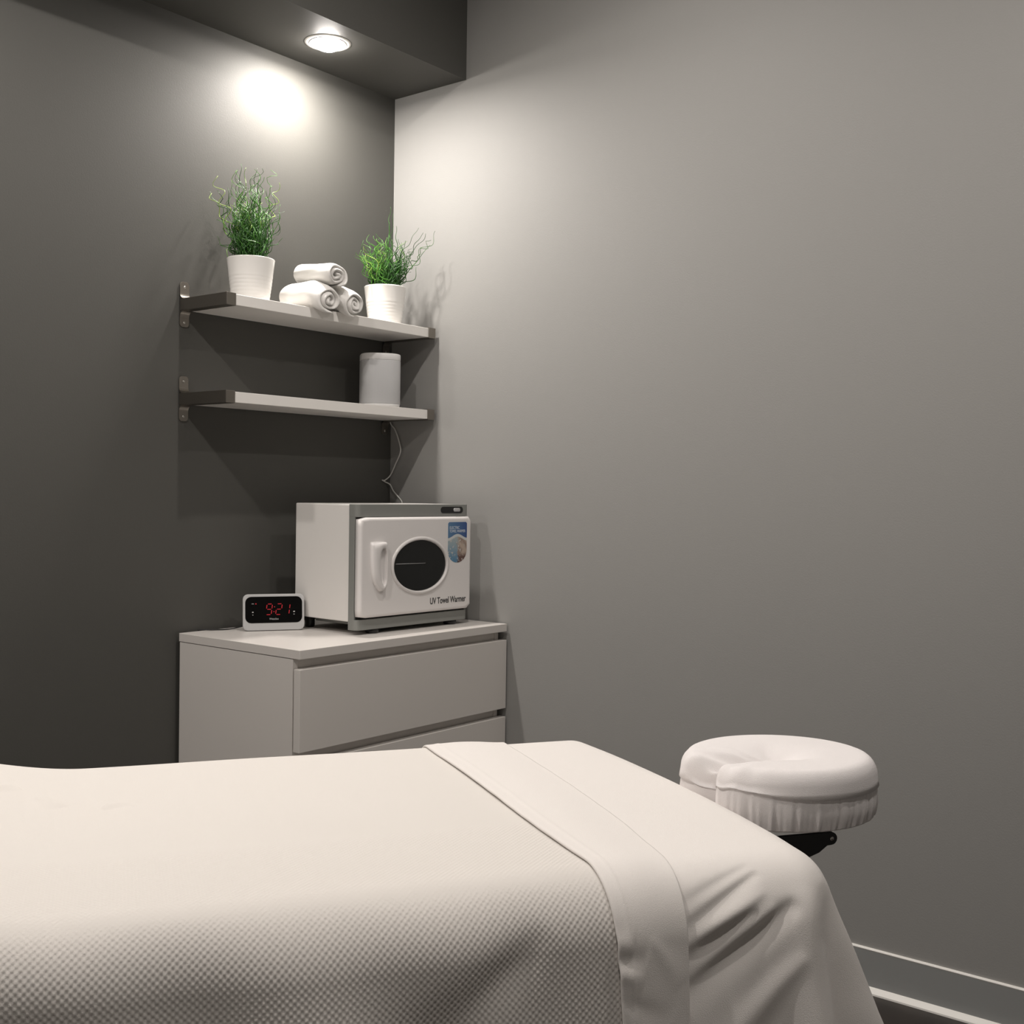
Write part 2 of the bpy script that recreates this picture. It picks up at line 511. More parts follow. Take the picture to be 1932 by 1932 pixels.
grass(p2, 23, [
    (90, (0.0, 0.0), 0.18, (0.05, 0.11), (0.004, 0.009), (0.1, 0.7)),
    (40, (-0.02, -0.46), 0.24, (0.09, 0.18), (0.007, 0.013), (0.5, 1.0)),
    (34, (0.0, -0.10), 0.16, (0.10, 0.185), (0.005, 0.010), (0.2, 0.9)),
    (40, (0.42, 0.24), 0.16, (0.07, 0.15), (0.006, 0.011), (0.0, 0.45)),
    (26, (0.12, 0.14), 0.10, (0.09, 0.175), (0.005, 0.009), (0.05, 0.5)),
    (6, (0.68, 0.34), 0.10, (0.19, 0.235), (0.007, 0.011), (0.1, 0.5)),
    (4, (0.0, -0.75), 0.10, (0.12, 0.16), (0.008, 0.012), (0.6, 1.0)),
    (4, (0.05, 0.02), 0.06, (0.20, 0.26), (0.002, 0.004), (0.2, 0.5)),
])

# ------------------------------------------------------------------ rolled towels
def rolled_towel(label, yc, zc, ax, az, x0, x1, turns, start, flip, seed, yaw=0.0):
    """roll along x; ax/az = half width and half height; the open spiral end looks towards +x"""
    rnd = random.Random(seed)
    NS = 150
    th = 0.0172                                  # layer thickness over full radius 0.049
    R0 = 0.049
    thetas = [turns * 2 * PI * k / NS for k in range(NS + 1)]
    pitch = (R0 - th * 0.5 - 0.004) / turns
    def center(k):
        r = 0.004 + pitch * turns * k / NS
        a = start + flip * thetas[k]
        return r, a
    xs = [x0 + 0.0, x0 + 0.004, x0 + 0.012, x0 + 0.03] + [x0 + 0.03 + (x1 - x0 - 0.06) * q / 8 for q in range(1, 8)] + [x1 - 0.03, x1 - 0.013, x1 - 0.005, x1]
    V, Fc = [], []
    m = 5                                        # points across the layer
    per = (NS + 1) * m
    for ix, x in enumerate(xs):
        edge = min(x - x0, x1 - x)
        ht = 0.5 * th * (0.60 + 0.40 * min(1, edge / 0.013) ** 0.5)
        for k in range(NS + 1):
            r, a = center(k)
            taper = min(1.0, (NS - k) / 6 + 0.25)
            for j in range(m):
                w = (j / (m - 1) * 2 - 1)
                bulge = (1 - w * w) * 0.005 if edge < 0.002 else 0.0
                rr = r + w * ht * taper * 0.97
                wob = 1 + 0.025 * math.sin(a * 3 + seed) + 0.02 * math.sin(a * 5 + x * 40 + seed)
                y = rr * math.cos(a) * wob * ax / R0
                z = rr * math.sin(a) * wob * az / R0
                xx = x + (bulge if x > (x0 + x1) / 2 else -bulge)
                xx += 0.004 * math.sin(a * 1.3 + seed) * (1 if edge < 0.02 else 0)
                n_ = noise.noise(Vector((x * 60, y * 90 + seed, z * 90))) * 0.0012
                droop = -0.42 * max(0, xx - 0.188) if zc < Z1 + 0.06 else -0.10 * (xx - 0.03)
                V.append((xx, yc + y * (1 + n_ * 8) + yaw * (xx - 0.1), zc + z * (1 + n_ * 8) + droop))
    nx = len(xs)
    idx = lambda i, k, j: i * per + k * m + j
    for i in range(nx - 1):
        for k in range(NS):
            Fc.append((idx(i, k, 0), idx(i, k + 1, 0), idx(i + 1, k + 1, 0), idx(i + 1, k, 0)))
            Fc.append((idx(i, k, m - 1), idx(i + 1, k, m - 1), idx(i + 1, k + 1, m - 1), idx(i, k + 1, m - 1)))
        for j in range(m - 1):
            Fc.append((idx(i, NS, j), idx(i, NS, j + 1), idx(i + 1, NS, j + 1), idx(i + 1, NS, j)))
            Fc.append((idx(i, 0, j), idx(i + 1, 0, j), idx(i + 1, 0, j + 1), idx(i, 0, j + 1)))
    for i in (0, nx - 1):
        for k in range(NS):
            for j in range(m - 1):
                q = (idx(i, k, j), idx(i, k, j + 1), idx(i, k + 1, j + 1), idx(i, k + 1, j))
                Fc.append(q if i else q[::-1])
    me = bpy.data.meshes.new('rolled_towel'); me.from_pydata(V, [], Fc)
    bm = bmesh.new(); bm.from_mesh(me); bmesh.ops.recalc_face_normals(bm, faces=bm.faces[:]); bm.to_mesh(me); bm.free()
    o = new_obj('rolled_towel', me, M['towel'], None, True)
    tag(o, label, 'towel', 'rolled white towels on the upper shelf')
    return o
rolled_towel('rolled white terry towel lying bottom left in the stack of three', -0.487, Z1 + 0.0425, 0.049, 0.0425, 0.080, 0.238, 2.6, 1.13, 1, 3)
rolled_towel('rolled white terry towel lying bottom right in the stack of three, next to the pot', -0.391, Z1 + 0.0425, 0.047, 0.0425, 0.075, 0.236, 2.6, 0.95, 1, 8)
rolled_towel('rolled white terry towel resting on top of the other two towels', -0.447, Z1 + 0.1145, 0.051, 0.0375, 0.075, 0.238, 2.5, 1.76, -1, 14, yaw=-0.12)

# ------------------------------------------------------------------ smart speaker
spk = thing('smart_speaker', 'white rounded speaker with fabric-like grille on the lower shelf', 'speaker', (0.112, -0.164, Z2), math.radians(52))
def squircle_loft(levels, w, d, r, cap=True):
    bm = bmesh.new(); rings = []
    for (s, z) in levels:
        P = rounded_rect(w * s, d * s, r * s, 10)
        rings.append([bm.verts.new((p[0], p[1], z)) for p in P])
    n = len(rings[0])
    for a, b in zip(rings, rings[1:]):
        for i in range(n):
            bm.faces.new((a[i], a[(i + 1) % n], b[(i + 1) % n], b[i]))
    if cap:
        bm.faces.new(rings[0][::-1]); bm.faces.new(rings[-1])
    return bm
from_bm('base', squircle_loft([(0.93, 0.0), (0.955, 0.001), (0.975, 0.007), (0.985, 0.010)], 0.120, 0.120, 0.044), M['spk_white'], spk, True)
from_bm('grille', squircle_loft([(0.98, 0.0102), (1.0, 0.0125), (1.0, 0.1395), (0.99, 0.1415)], 0.120, 0.120, 0.044), M['grille'], spk, True)
from_bm('top_cap', squircle_loft([(0.985, 0.1417), (1.0, 0.143), (1.0, 0.1575), (0.985, 0.1605), (0.95, 0.1615), (0.6, 0.1610)], 0.120, 0.120, 0.044), M['spk_white'], spk, True)
# power cord runs down the corner behind the shelf to the top of the warmer
cord = [(0.03, -0.09, 1.43), (0.012, -0.05, 1.425)]
CORD = catmull([(0.035, -0.100, 1.426), (0.006, -0.05, 1.424), (0.004, -0.016, 1.405), (0.010, -0.010, 1.380), (0.030, -0.010, 1.360), (0.052, -0.012, 1.315),
                (0.055, -0.012, 1.288), (0.032, -0.012, 1.248), (0.014, -0.014, 1.216), (0.006, -0.030, 1.200), (0.0035, -0.040, 1.2005),
                (0.005, -0.028, 1.195), (0.014, -0.014, 1.186), (0.028, -0.012, 1.165), (0.055, -0.010, 1.141), (0.064, -0.010, 1.128),
                (0.063, -0.010, 1.100), (0.06, -0.010, 1.0)], 6)
spi = Matrix.Translation((0.112, -0.164, Z2)) @ Matrix.Rotation(math.radians(52), 4, 'Z')
spi.invert()
co = tube('power_cord', [spi @ p for p in CORD], 0.0021, M['cord_white'], spk, 8)
co['label'] = 'thin white power cord hanging in the corner'

# ------------------------------------------------------------------ chest of drawers
DX0, DX1, DY0, DY1, DH = 0.0136, 0.4953, -0.8053, -0.0075, 0.78
ch = thing('chest_of_drawers', 'white three-drawer chest with plain handleless fronts against the dark wall', 'chest of drawers', ((DX0 + DX1) / 2, (DY0 + DY1) / 2, 0))
cx, cy = (DX0 + DX1) / 2, (DY0 + DY1) / 2
def cbox(name, x0, x1, y0, y1, z0, z1, bev=0.0012):
    return box(name, x0 - cx, x1 - cx, y0 - cy, y1 - cy, z0, z1, M['white_paint'], ch, bev, 2)
TT = 0.0225
cbox('top_panel', DX0, DX1, DY0, DY1, DH - TT, DH)
cbox('side_panel', DX0 + .001, 0.4685, DY0 + 0.0015, DY0 + 0.0185, 0, DH - TT - 0.0012)
cbox('side_panel', DX0 + .001, 0.4685, DY1 - 0.0240, DY1 - 0.0070, 0, DH - TT - 0.0012)
cbox('back_panel', DX0 + .001, DX0 + .006, DY0 + 0.019, DY1 - 0.0245, 0.02, DH - TT - 0.0012, 0)
for i, (za, zb) in enumerate(((0.5305, 0.7325), (0.3035, 0.5055), (0.0765, 0.2785))):
    d = cbox('drawer', 0.4725, DX1 - 0.0005, DY0 + 0.0015, DY1 + 0.0005, za, zb)
    # drawer box behind the front
    b = bmesh.new()
    x0, x1, y0, y1 = 0.06 - cx, 0.472 - cx, DY0 + 0.035 - cy, DY1 - 0.038 - cy
    box_bm(x0, x1, y0, y0 + .012, za + .02, zb - .03, 0, 1, b); box_bm(x0, x1, y1 - .012, y1, za + .02, zb - .03, 0, 1, b)
    box_bm(x0, x0 + .012, y0, y1, za + .02, zb - .03, 0, 1, b); box_bm(x0, x1, y0, y1, za + .012, za + .02, 0, 1, b)
    from_bm('drawer_box', b, M['white_paint'], d)
for z0, z1 in ((0.722, DH - TT - 0.002), (0.478, 0.556), (0.251, 0.329)):
    cbox('rail', 0.448, 0.4665, DY0 + 0.0187, DY1 - 0.0242, z0, z1, 0)
cbox('plinth', 0.430, 0.446, DY0 + 0.0187, DY1 - 0.0242, 0, 0.072, 0)

# ------------------------------------------------------------------ towel warmer
WA = 0.0275
tw = thing('towel_warmer', 'white and grey towel warmer cabinet with oval dark window on the chest', 'towel warmer', (0.387, -0.515, DH), -WA)
# local frame: +x out of the front, +y across to the right, z from the chest top
WW, WD1, WD2, ZB, ZT = 0.440, 0.223, 0.034, 0.034, 0.350
box('cabinet', -WD1 - WD2, -WD2 + 0.001, 0.002, WW - 0.002, ZB, ZT, M['warm_white'], tw, 0.003, 2)
# grey front frame: ring around the door opening with a deeper sill
def frame_bm():
    b = bmesh.new()
    n = 5
    # plan outline with rounded vertical front corners
    def plan(r):
        P = [(-WD2, 0.0)]
        for k in range(n + 1):
            a = PI / 2 * k / n
            P.append((-r + r * math.sin(a), r - r * math.cos(a)))
        for k in range(n + 1):
            a = PI / 2 * k / n
            P.append((-r + r * math.cos(a), WW - r + r * math.sin(a)))
        P.append((-WD2, WW))
        return P
    prism_bm(plan(0.014), 'z', ZT - 0.034, ZT + 0.0005, 0.0015, b)            # header
    prism_bm(plan(0.014), 'z', 0.0125, 0.041, 0.0015, b)                       # sill
    box_bm(-WD2, -0.012, 0.0, 0.014, 0.040, ZT - 0.033, 0.001, 1, b)           # stiles
    box_bm(-WD2, -0.012, WW - 0.014, WW, 0.040, ZT - 0.033, 0.001, 1, b)
    return b
from_bm('front_frame', frame_bm(), M['warm_grey'], tw)
box('gasket', -0.030, -0.0095, 0.006, WW - 0.006, 0.040, ZT - 0.033, M['gap'], tw)
# door with an oval opening
DR0, DR1, DZ0, DZ1 = 0.001, WW + 0.001, 0.0455, 0.3155
door_x0, door_x1 = -0.0085, 0.0115
WCY, WCZ, WRY, WRZ = 0.2285, 0.1795, 0.105, 0.0712
def door_bm():
    b = bmesh.new()
    n = 96
    oval = [(WCY + (WRY + .001) * math.cos(2 * PI * k / n), WCZ + (WRZ + .001) * math.sin(2 * PI * k / n)) for k in range(n)]
    def rectpt(k, ins, r):
        a = 2 * PI * k / n
        c, s = math.cos(a), math.sin(a)
        hw, hh = (DR1 - DR0) / 2 - ins, (DZ1 - DZ0) / 2 - ins
        # project the ray from the window centre on the rounded rectangle
        cyr, czr = (DR0 + DR1) / 2, (DZ0 + DZ1) / 2
        best = 1e9
        if c > 1e-9: best = min(best, (cyr + hw - WCY) / c)
        if c < -1e-9: best = min(best, (cyr - hw - WCY) / c)
        if s > 1e-9: best = min(best, (czr + hh - WCZ) / s)
        if s < -1e-9: best = min(best, (czr - hh - WCZ) / s)
        y, z = WCY + c * best, WCZ + s * best
        dy, dz = y - cyr, z - czr
        ey, ez = abs(dy) - (hw - r), abs(dz) - (hh - r)
        if ey > 0 and ez > 0:
            l = math.hypot(ey, ez)
            y = cyr + math.copysign(hw - r + ey / l * r, dy); z = czr + math.copysign(hh - r + ez / l * r, dz)
        return y, z
    rings = []
    rings.append([b.verts.new((door_x0, *p)) for p in oval])
    rings.append([b.verts.new((door_x1, *p)) for p in oval])
    for t in (0.5,):
        rings.append([b.verts.new((door_x1, oval[k][0] * (1 - t) + rectpt(k, 0.008, .01)[0] * t, oval[k][1] * (1 - t) + rectpt(k, 0.008, .01)[1] * t)) for k in range(n)])
    for ins, dx in ((0.009, 0), (0.005, -0.0008), (0.0018, -0.0030), (0.0, -0.0075)):
        rings.append([b.verts.new((door_x1 + dx, *rectpt(k, ins, 0.010))) for k in range(n)])
    rings.append([b.verts.new((door_x0, *rectpt(k, 0, 0.010))) for k in range(n)])
    for a, c in zip(rings, rings[1:] + rings[:1]):
        for k in range(n):
            b.faces.new((a[k], a[(k + 1) % n], c[(k + 1) % n], c[k]))
    return b
dr = from_bm('door', door_bm(), M['warm_door'], tw, False)
# smooth the rounded edges only
for p in dr.data.polygons: p.use_smooth = abs(p.normal.x) < 0.995
def oval_torus(cy_, cz_, ry, rz, prof, n=96):
    """prof: list of (outward offset, x)"""
    b = bmesh.new(); rings = []
    for (o_, x) in prof:
        rings.append([b.verts.new((x, cy_ + (ry + o_) * math.cos(2 * PI * k / n), cz_ + (rz + o_) * math.sin(2 * PI * k / n))) for k in range(n)])
    for a, c in zip(rings, rings[1:] + rings[:1]):
        for k in range(n):
            b.faces.new((a[k], a[(k + 1) % n], c[(k + 1) % n], c[k]))
    return b
from_bm('window_rim', oval_torus(WCY, WCZ, WRY, WRZ, [(0.0105, door_x1 - .0005), (0.0085, door_x1 + .0028), (0.0045, door_x1 + .0045), (0.0012, door_x1 + .0035), (0.0, door_x1 + .001), (0.0, door_x1 - 0.008), (0.004, door_x1 - .008)]), M['warm_door'], dr, True)
gb = bmesh.new()
vs = [gb.verts.new((0, WCY + (WRY + .003) * math.cos(2 * PI * k / 96), WCZ + (WRZ + .003) * math.sin(2 * PI * k / 96))) for k in range(96)]
gf = gb.faces.new(vs)
ex = bmesh.ops.extrude_face_region(gb, geom=[gf])
for e in ex['geom']:
    if isinstance(e, bmesh.types.BMVert): e.co.x -= 0.004
bmesh.ops.translate(gb, verts=gb.verts, vec=(door_x1 - 0.003, 0, 0))
from_bm('window_pane', gb, M['glass'], dr)
# the wire shelf inside that glints behind the glass
wr = tube('shelf_wire', [(door_x1 - 0.0022, 0.134, 0.1865), (door_x1 - 0.0022, 0.250, 0.1850)], 0.0006, M['icon'], dr, 6)
# handle: raised plate with a finger recess
def handle_bm():
    b = bmesh.new()
    # outline (y,z): flat top with small rounding, tapering round bottom, right side straight
    out = [(0.036, 0.246), (0.040, 0.250), (0.084, 0.250), (0.090, 0.246), (0.0905, 0.20), (0.090, 0.150), (0.086, 0.128), (0.078, 0.1165), (0.066, 0.117), (0.054, 0.130), (0.042, 0.152), (0.037, 0.185), (0.0355, 0.22)]
    slot = [(0.083, 0.232), (0.088, 0.220), (0.0885, 0.20), (0.088, 0.150), (0.085, 0.138), (0.080, 0.130), (0.074, 0.135), (0.069, 0.150), (0.066, 0.175), (0.0655, 0.200), (0.067, 0.218), (0.071, 0.228), (0.077, 0.232)]
    def dense(P, n=48):
        Q = catmull([(p[0], p[1], 0) for p in P + P[:1]], 6)[:-1]
        return [(q.x, q.y) for q in Q]
    O = dense(out); S = dense(slot)
    # resample both by angle about a centre inside the slot
    c0 = (0.0765, 0.185)
    def by_angle(P, n=80):
        res = []
        for k in range(n):
            a = 2 * PI * k / n
            d = (math.cos(a), math.sin(a)); best = None
            for i in range(len(P)):
                p, q = P[i], P[(i + 1) % len(P)]
                ex_, ey_ = q[0] - p[0], q[1] - p[1]
                den = d[0] * ey_ - d[1] * ex_
                if abs(den) < 1e-12: continue
                t = ((p[0] - c0[0]) * ey_ - (p[1] - c0[1]) * ex_) / den
                u = ((p[0] - c0[0]) * d[1] - (p[1] - c0[1]) * d[0]) / den
                if t > 0 and -1e-6 <= u <= 1 + 1e-6 and (best is None or t > best): best = t
            res.append((c0[0] + d[0] * (best or 0.001), c0[1] + d[1] * (best or 0.001)))
        return res
    A = by_angle(O); B = by_angle(S)
    mid = lambda t: [(a[0] * (1 - t) + c[0] * t, a[1] * (1 - t) + c[1] * t) for a, c in zip(A, B)]
    X = door_x1
    rings = []
    for t, x in ((0.0, X - .0005), (0.03, X + .006), (0.12, X + .0115), (0.5, X + .0130), (0.9, X + .0125), (0.99, X + .0105), (1.0, X + .006), (1.0, X + .0012)):
        rings.append([b.verts.new((x, p[0], p[1])) for p in mid(t)])
    n = len(A)
    for r0, r1 in zip(rings, rings[1:]):
        for k in range(n): b.faces.new((r0[k], r0[(k + 1) % n], r1[(k + 1) % n], r1[k]))
    b.faces.new(rings[-1])
    return b
from_bm('handle', handle_bm(), M['warm_door'], dr, True)

# sticker: blue header, white wave, pale picture (printed)
def sticker_mat():
    m = mat('printed_sticker', (0.3, 0.4, 0.5, 1), 0.35)
    nt = m.node_tree; b = nt.nodes['Principled BSDF']
    tc = nt.nodes.new('ShaderNodeTexCoord')
    sx = nt.nodes.new('ShaderNodeSeparateXYZ'); nt.links.new(tc.outputs['Object'], sx.inputs[0])
    def math_(op, a, bb=None):
        n = nt.nodes.new('ShaderNodeMath'); n.operation = op
        for i, v in enumerate((a, bb)):
            if v is None: continue
            if isinstance(v, (int, float)): n.inputs[i].default_value = v
            else: nt.links.new(v, n.inputs[i])
        return n.outputs[0]
    def mix(f, c1, c2):
        n = nt.nodes.new('ShaderNodeMix'); n.data_type = 'RGBA'
        nt.links.new(f, n.inputs[0])
        for i, c in ((6, c1), (7, c2)):
            if isinstance(c, tuple): n.inputs[i].default_value = c
            else: nt.links.new(c, n.inputs[i])
        return n.outputs[2]
    def ramp(v, a, bb):
        n = nt.nodes.new('ShaderNodeMapRange'); n.inputs[1].default_value = a; n.inputs[2].default_value = bb
        nt.links.new(v, n.inputs[0]); return n.outputs[0]
    y, z = sx.outputs['Y'], sx.outputs['Z']
    ns = nt.nodes.new('ShaderNodeTexNoise'); ns.inputs['Scale'].default_value = 55; nt.links.new(tc.outputs['Object'], ns.inputs['Vector'])
    ns2 = nt.nodes.new('ShaderNodeTexNoise'); ns2.inputs['Scale'].default_value = 120; nt.links.new(tc.outputs['Object'], ns2.inputs['Vector'])
    # wave height depends on y: hump in the middle
    hump = math_('MULTIPLY', math_('COSINE', math_('MULTIPLY', y, 75.0)), 0.006)
    above = math_('SUBTRACT', z, math_('ADD', hump, 0.0185))
    warm = mix(ramp(ns.outputs['Fac'], 0.4, 0.62), (0.50, 0.40, 0.33, 1), (0.30, 0.22, 0.18, 1))
    cool = mix(ramp(z, -0.05, 0.02), (0.10, 0.24, 0.38, 1), (0.42, 0.48, 0.48, 1))
    warm = mix(ramp(z, -0.030, -0.042), warm, (0.13, 0.07, 0.06, 1))
    yy = math_('ADD', y, math_('MULTIPLY', math_('SUBTRACT', ns.outputs['Fac'], 0.5), 0.03))
    pic = mix(ramp(yy, -0.004, 0.006), cool, warm)
    pic = mix(ramp(ns2.outputs['Fac'], 0.58, 0.66), pic, (0.55, 0.53, 0.50, 1))
    edge = math_('COMPARE', above, -0.004); nt.nodes[-1].inputs[2].default_value = 0.004
    pic = mix(edge, pic, (0.62, 0.63, 0.62, 1))
    head = mix(ramp(y, -0.04, 0.04), (0.10, 0.21, 0.36, 1), (0.035, 0.08, 0.25, 1))
    col = mix(ramp(above, -0.0005, 0.0005), pic, head)
    nt.links.new(col, b.inputs['Base Color'])
    return m
M['sticker'] = sticker_mat()
sw_, sh_ = 0.080, 0.118
P = [(-sw_ / 2 + 0.004, sh_ / 2), (-sw_ / 2, sh_ / 2 - 0.004)]
for k in range(17):
    a = PI + PI * k / 16
    P.append((sw_ / 2 * math.cos(a), -sh_ / 2 + 0.036 + 0.036 * math.sin(a)))
P += [(sw_ / 2, sh_ / 2 - 0.004), (sw_ / 2 - 0.004, sh_ / 2)]
st = from_bm('sticker', prism_bm(P, 'x', 0.0, 0.0004), M['sticker'], dr, False, loc=(door_x1 + 0.0001, 0.3795, 0.2405))
st['label'] = 'blue and beige printed sticker with rounded bottom'
RT = Matrix(((0, 0, 1, 0), (1, 0, 0, 0), (0, 1, 0, 0), (0, 0, 0, 1)))   # text x -> local y, text y -> local z
text_obj('lettering', 'ELECTRIC', 0.0115, M['wprint'], dr, Matrix.Translation((door_x1 + 0.0008, 0.345, 0.2795)) @ RT, 0.85, 0.0001)
text_obj('lettering', 'TOWEL WARMER', 0.0115, M['wprint'], dr, Matrix.Translation((door_x1 + 0.0008, 0.345, 0.2695)) @ RT, 0.74, 0.0001)
text_obj('lettering', 'UV Towel Warmer', 0.0255, M['print'], dr, Matrix.Translation((door_x1 + 0.0004, 0.268, 0.0675)) @ RT, 0.74, 0.0002, 0.0004)
# switch panel on the header
sp = from_bm('switch_panel', prism_bm(rounded_rect(0.093, 0.0185, 0.009, 6, 0.3665, 0.3345), 'x', 0.0, 0.0012, 0.0003), M['black'], tw)
from_bm('rocker_switch', prism_bm(rounded_rect(0.027, 0.010, 0.004, 5, 0.385, 0.3345), 'x', 0.0012, 0.0042, 0.0012), M['silver'], sp, True)
for (fx, fy) in ((-0.012, 0.075), (-0.012, 0.385), (-0.235, 0.045), (-0.235, 0.395)):
    prof = [(0, 0.0), (0.016, 0.0), (0.019, 0.003), (0.019, 0.0135), (0, 0.0135)] if fx > -0.1 else [(0, 0.0), (0.012, 0.0), (0.014, 0.003), (0.014, 0.036), (0, 0.036)]
    from_bm('foot', lathe_bm(prof, 24, (fx - 0.008, fy)), M['black'], tw, True)
box('base_tray', -0.225, -0.038, 0.05, WW - 0.05, 0.019, 0.0335, M['warm_grey'], tw, 0.001, 1)

# ------------------------------------------------------------------ alarm clock
ca, cb = Vector((0.108, -0.667)), Vector((0.195, -0.528))
mid = (ca + cb) / 2
cang = math.atan2((cb - ca).y, (cb - ca).x)
clk = thing('alarm_clock', 'silver digital alarm clock with black face showing red digits on the chest', 'clock', (mid.x, mid.y, DH), cang)
# local: x along the width, -y out of the face, leaning back a little
CW, CH, CD = 0.166, 0.099, 0.045
LEAN = math.radians(7)
lean = Matrix.Rotation(-LEAN, 4, 'X')
lean2 = Matrix.Translation((0, 0, 0.0018)) @ lean
def lean_poly(name, poly, y0, y1, m, parent, bev=0.0, smooth=False):
    b = prism_bm(poly, 'y', y0, y1, bev)
    bmesh.ops.transform(b, matrix=lean, verts=b.verts)
    bmesh.ops.translate(b, verts=b.verts, vec=(0, 0, 0.0018))
    return from_bm(name, b, m, parent, smooth)
lean_poly('body', rounded_rect(CW, CH, 0.014, 6, 0, CH / 2), 0.0, 0.012, M['silver'], clk, 0.002)
bb = prism_bm(rounded_rect(CW - .012, CH - .022, 0.012, 6, 0, CH / 2 + .007), 'y', 0.0119, 0.036, 0.004)
bmesh.ops.transform(bb, matrix=lean, verts=bb.verts)
from_bm('rear_housing', bb, M['black'], clk)
bx_ = box('support_foot', -CW / 2 + .02, CW / 2 - .02, 0.018, 0.048, 0.0, 0.012, M['black'], clk, 0.003)
face = lean_poly('display_face', rounded_rect(CW - 0.012, CH - 0.0275, 0.016, 6, 0, 0.0560), -0.0012, 0.0005, M['clock_face'], clk, 0.0006)
def seg_bar(b, x, z, horiz, L=0.0135, t=0.0019, sl=0.13):
    h = L / 2 - 0.0019; q = t / 2
    if horiz: P = [(-h, 0), (-h + q, q), (h - q, q), (h, 0), (h - q, -q), (-h + q, -q)]
    else: P = [(0, -h), (-q, -h + q), (-q, h - q), (0, h), (q, h - q), (q, -h + q)]
    P = [(x + p[0] + sl * (z + p[1]), z + p[1]) for p in P]
    prism_bm(P, 'y', -0.0020, -0.0011, 0, b)
SEG = {'9': 'abcdfg', '2': 'abged', '1': 'bc'}
def digit(chr_, x0, z0):
    b = bmesh.new(); L = 0.0145
    pos = {'a': (0, L, 1), 'g': (0, 0, 1), 'd': (0, -L, 1), 'f': (-L / 2, L / 2, 0), 'b': (L / 2, L / 2, 0), 'e': (-L / 2, -L / 2, 0), 'c': (L / 2, -L / 2, 0)}
    for s_ in SEG[chr_]:
        x, z, hz = pos[s_]; seg_bar(b, x, z, hz, L)
    bmesh.ops.translate(b, verts=b.verts, vec=(x0, 0, z0))
    bmesh.ops.transform(b, matrix=lean2, verts=b.verts)
    o = from_bm('digit', b, M['led'], face); o['label'] = 'glowing red seven-segment digit %s' % chr_
digit('9', -0.013, 0.0570); digit('2', 0.0135, 0.0570); digit('1', 0.035, 0.0570)
b = bmesh.new()
for zc in (0.0635, 0.0505):
    prism_bm([(0.0008 + 0.0014 * math.cos(k * PI / 4) + 0.13 * (zc - .057), zc + 0.0014 * math.sin(k * PI / 4)) for k in range(8)], 'y', -0.0020, -0.0011, 0, b)
bmesh.ops.transform(b, matrix=lean2, verts=b.verts); from_bm('colon', b, M['led'], face)
b = prism_bm([(-0.0485 + 0.0018 * math.cos(k * PI / 4), 0.0725 + 0.0018 * math.sin(k * PI / 4)) for k in range(8)], 'y', -0.0020, -0.0011)
bmesh.ops.transform(b, matrix=lean2, verts=b.verts); from_bm('alarm_dot', b, M['led'], face)
for (x0, x1, z0, z1) in ((-0.060, -0.054, 0.0718, 0.0732), (-0.0590, -0.0550, 0.0482, 0.0512), (-0.0582, -0.0556, 0.0415, 0.0432), (0.0525, 0.0570, 0.0485, 0.0515), (0.0530, 0.0560, 0.0420, 0.0437)):
    b = prism_bm(rounded_rect(x1 - x0, z1 - z0, 0.0006, 3, (x0 + x1) / 2, (z0 + z1) / 2), 'y', -0.0020, -0.0011)
    bmesh.ops.transform(b, matrix=lean2, verts=b.verts); from_bm('icon', b, M['icon'], face)
text_obj('lettering', 'Westclox', 0.0075, M['icon'], face, lean2 @ Matrix.Translation((-0.0125, -0.0015, 0.0285)) @ Matrix.Rotation(PI / 2, 4, 'X'), 0.85, 0.0002)
cl_inv = (Matrix.Translation((mid.x, mid.y, DH)) @ Matrix.Rotation(cang, 4, 'Z')).inverted()
ccord = tube('power_cord', [cl_inv @ p for p in catmull([(0.110, -0.575, 0.815), (0.085, -0.600, 0.800), (0.055, -0.660, 0.7835), (0.035, -0.715, 0.7826), (0.012, -0.735, 0.7826), (0.006, -0.740, 0.772), (0.006, -0.742, 0.70)], 6)], 0.0018, M['black'], clk, 8)

# ------------------------------------------------------------------ massage table
TA = math.radians(57.3)
U2 = (math.cos(TA), math.sin(TA)); W2 = (-math.sin(TA), math.cos(TA))
H0 = (1.678, -1.163)
TZ = 0.715                     # top of the padded surface
HEAD = 0.078                   # head edge of the pad along the axis
HALF = 0.385                   # half width
def to_world(s, t, z):
    return (H0[0] + s * U2[0] + t * W2[0], H0[1] + s * U2[1] + t * W2[1], z)
TLEN = 1.86
mt = thing('massage_table', 'padded massage table under white bedding', 'massage table', to_world(HEAD - TLEN / 2, 0, 0), TA)
# local x = s - (HEAD - TLEN/2), y = t
LX = lambda s: s - (HEAD - TLEN / 2)
pad = prism_bm(rounded_rect(TLEN - 0.070, 2 * HALF - 0.070, 0.06, 8), 'z', TZ - 0.076, TZ - 0.004, 0.0)
pad_e = [e for e in pad.edges if abs(e.verts[0].co.z - e.verts[1].co.z) < 1e-6]
bmesh.ops.recalc_face_normals(pad, faces=pad.faces[:])
bmesh.ops.bevel(pad, geom=pad_e, offset=0.034, segments=5, profile=0.5, affect='EDGES')
from_bm('padded_top', pad, M['vinyl'], mt)
from_bm('frame_rail', prism_bm(rounded_rect(TLEN - 0.16, 2 * HALF - 0.16, 0.05, 6), 'z', TZ - 0.145, TZ - 0.077, 0.004), M['wood'], mt)
for sx in (-1, 1):
    for sy in (-1, 1):
        lx, ly = sx * (TLEN / 2 - 0.16), sy * (HALF - 0.11)
        box('leg', lx - 0.03, lx + 0.03, ly - 0.018, ly + 0.018, 0.0, TZ - 0.144, M['wood'], mt, 0.004)

# ---- cloth draped over the table: flat cloth coordinates wrapped over a rounded edge
def sstep(a, b, x):
    t = np.clip((x - a) / (b - a), 0, 1)
    return t * t * (3 - 2 * t)

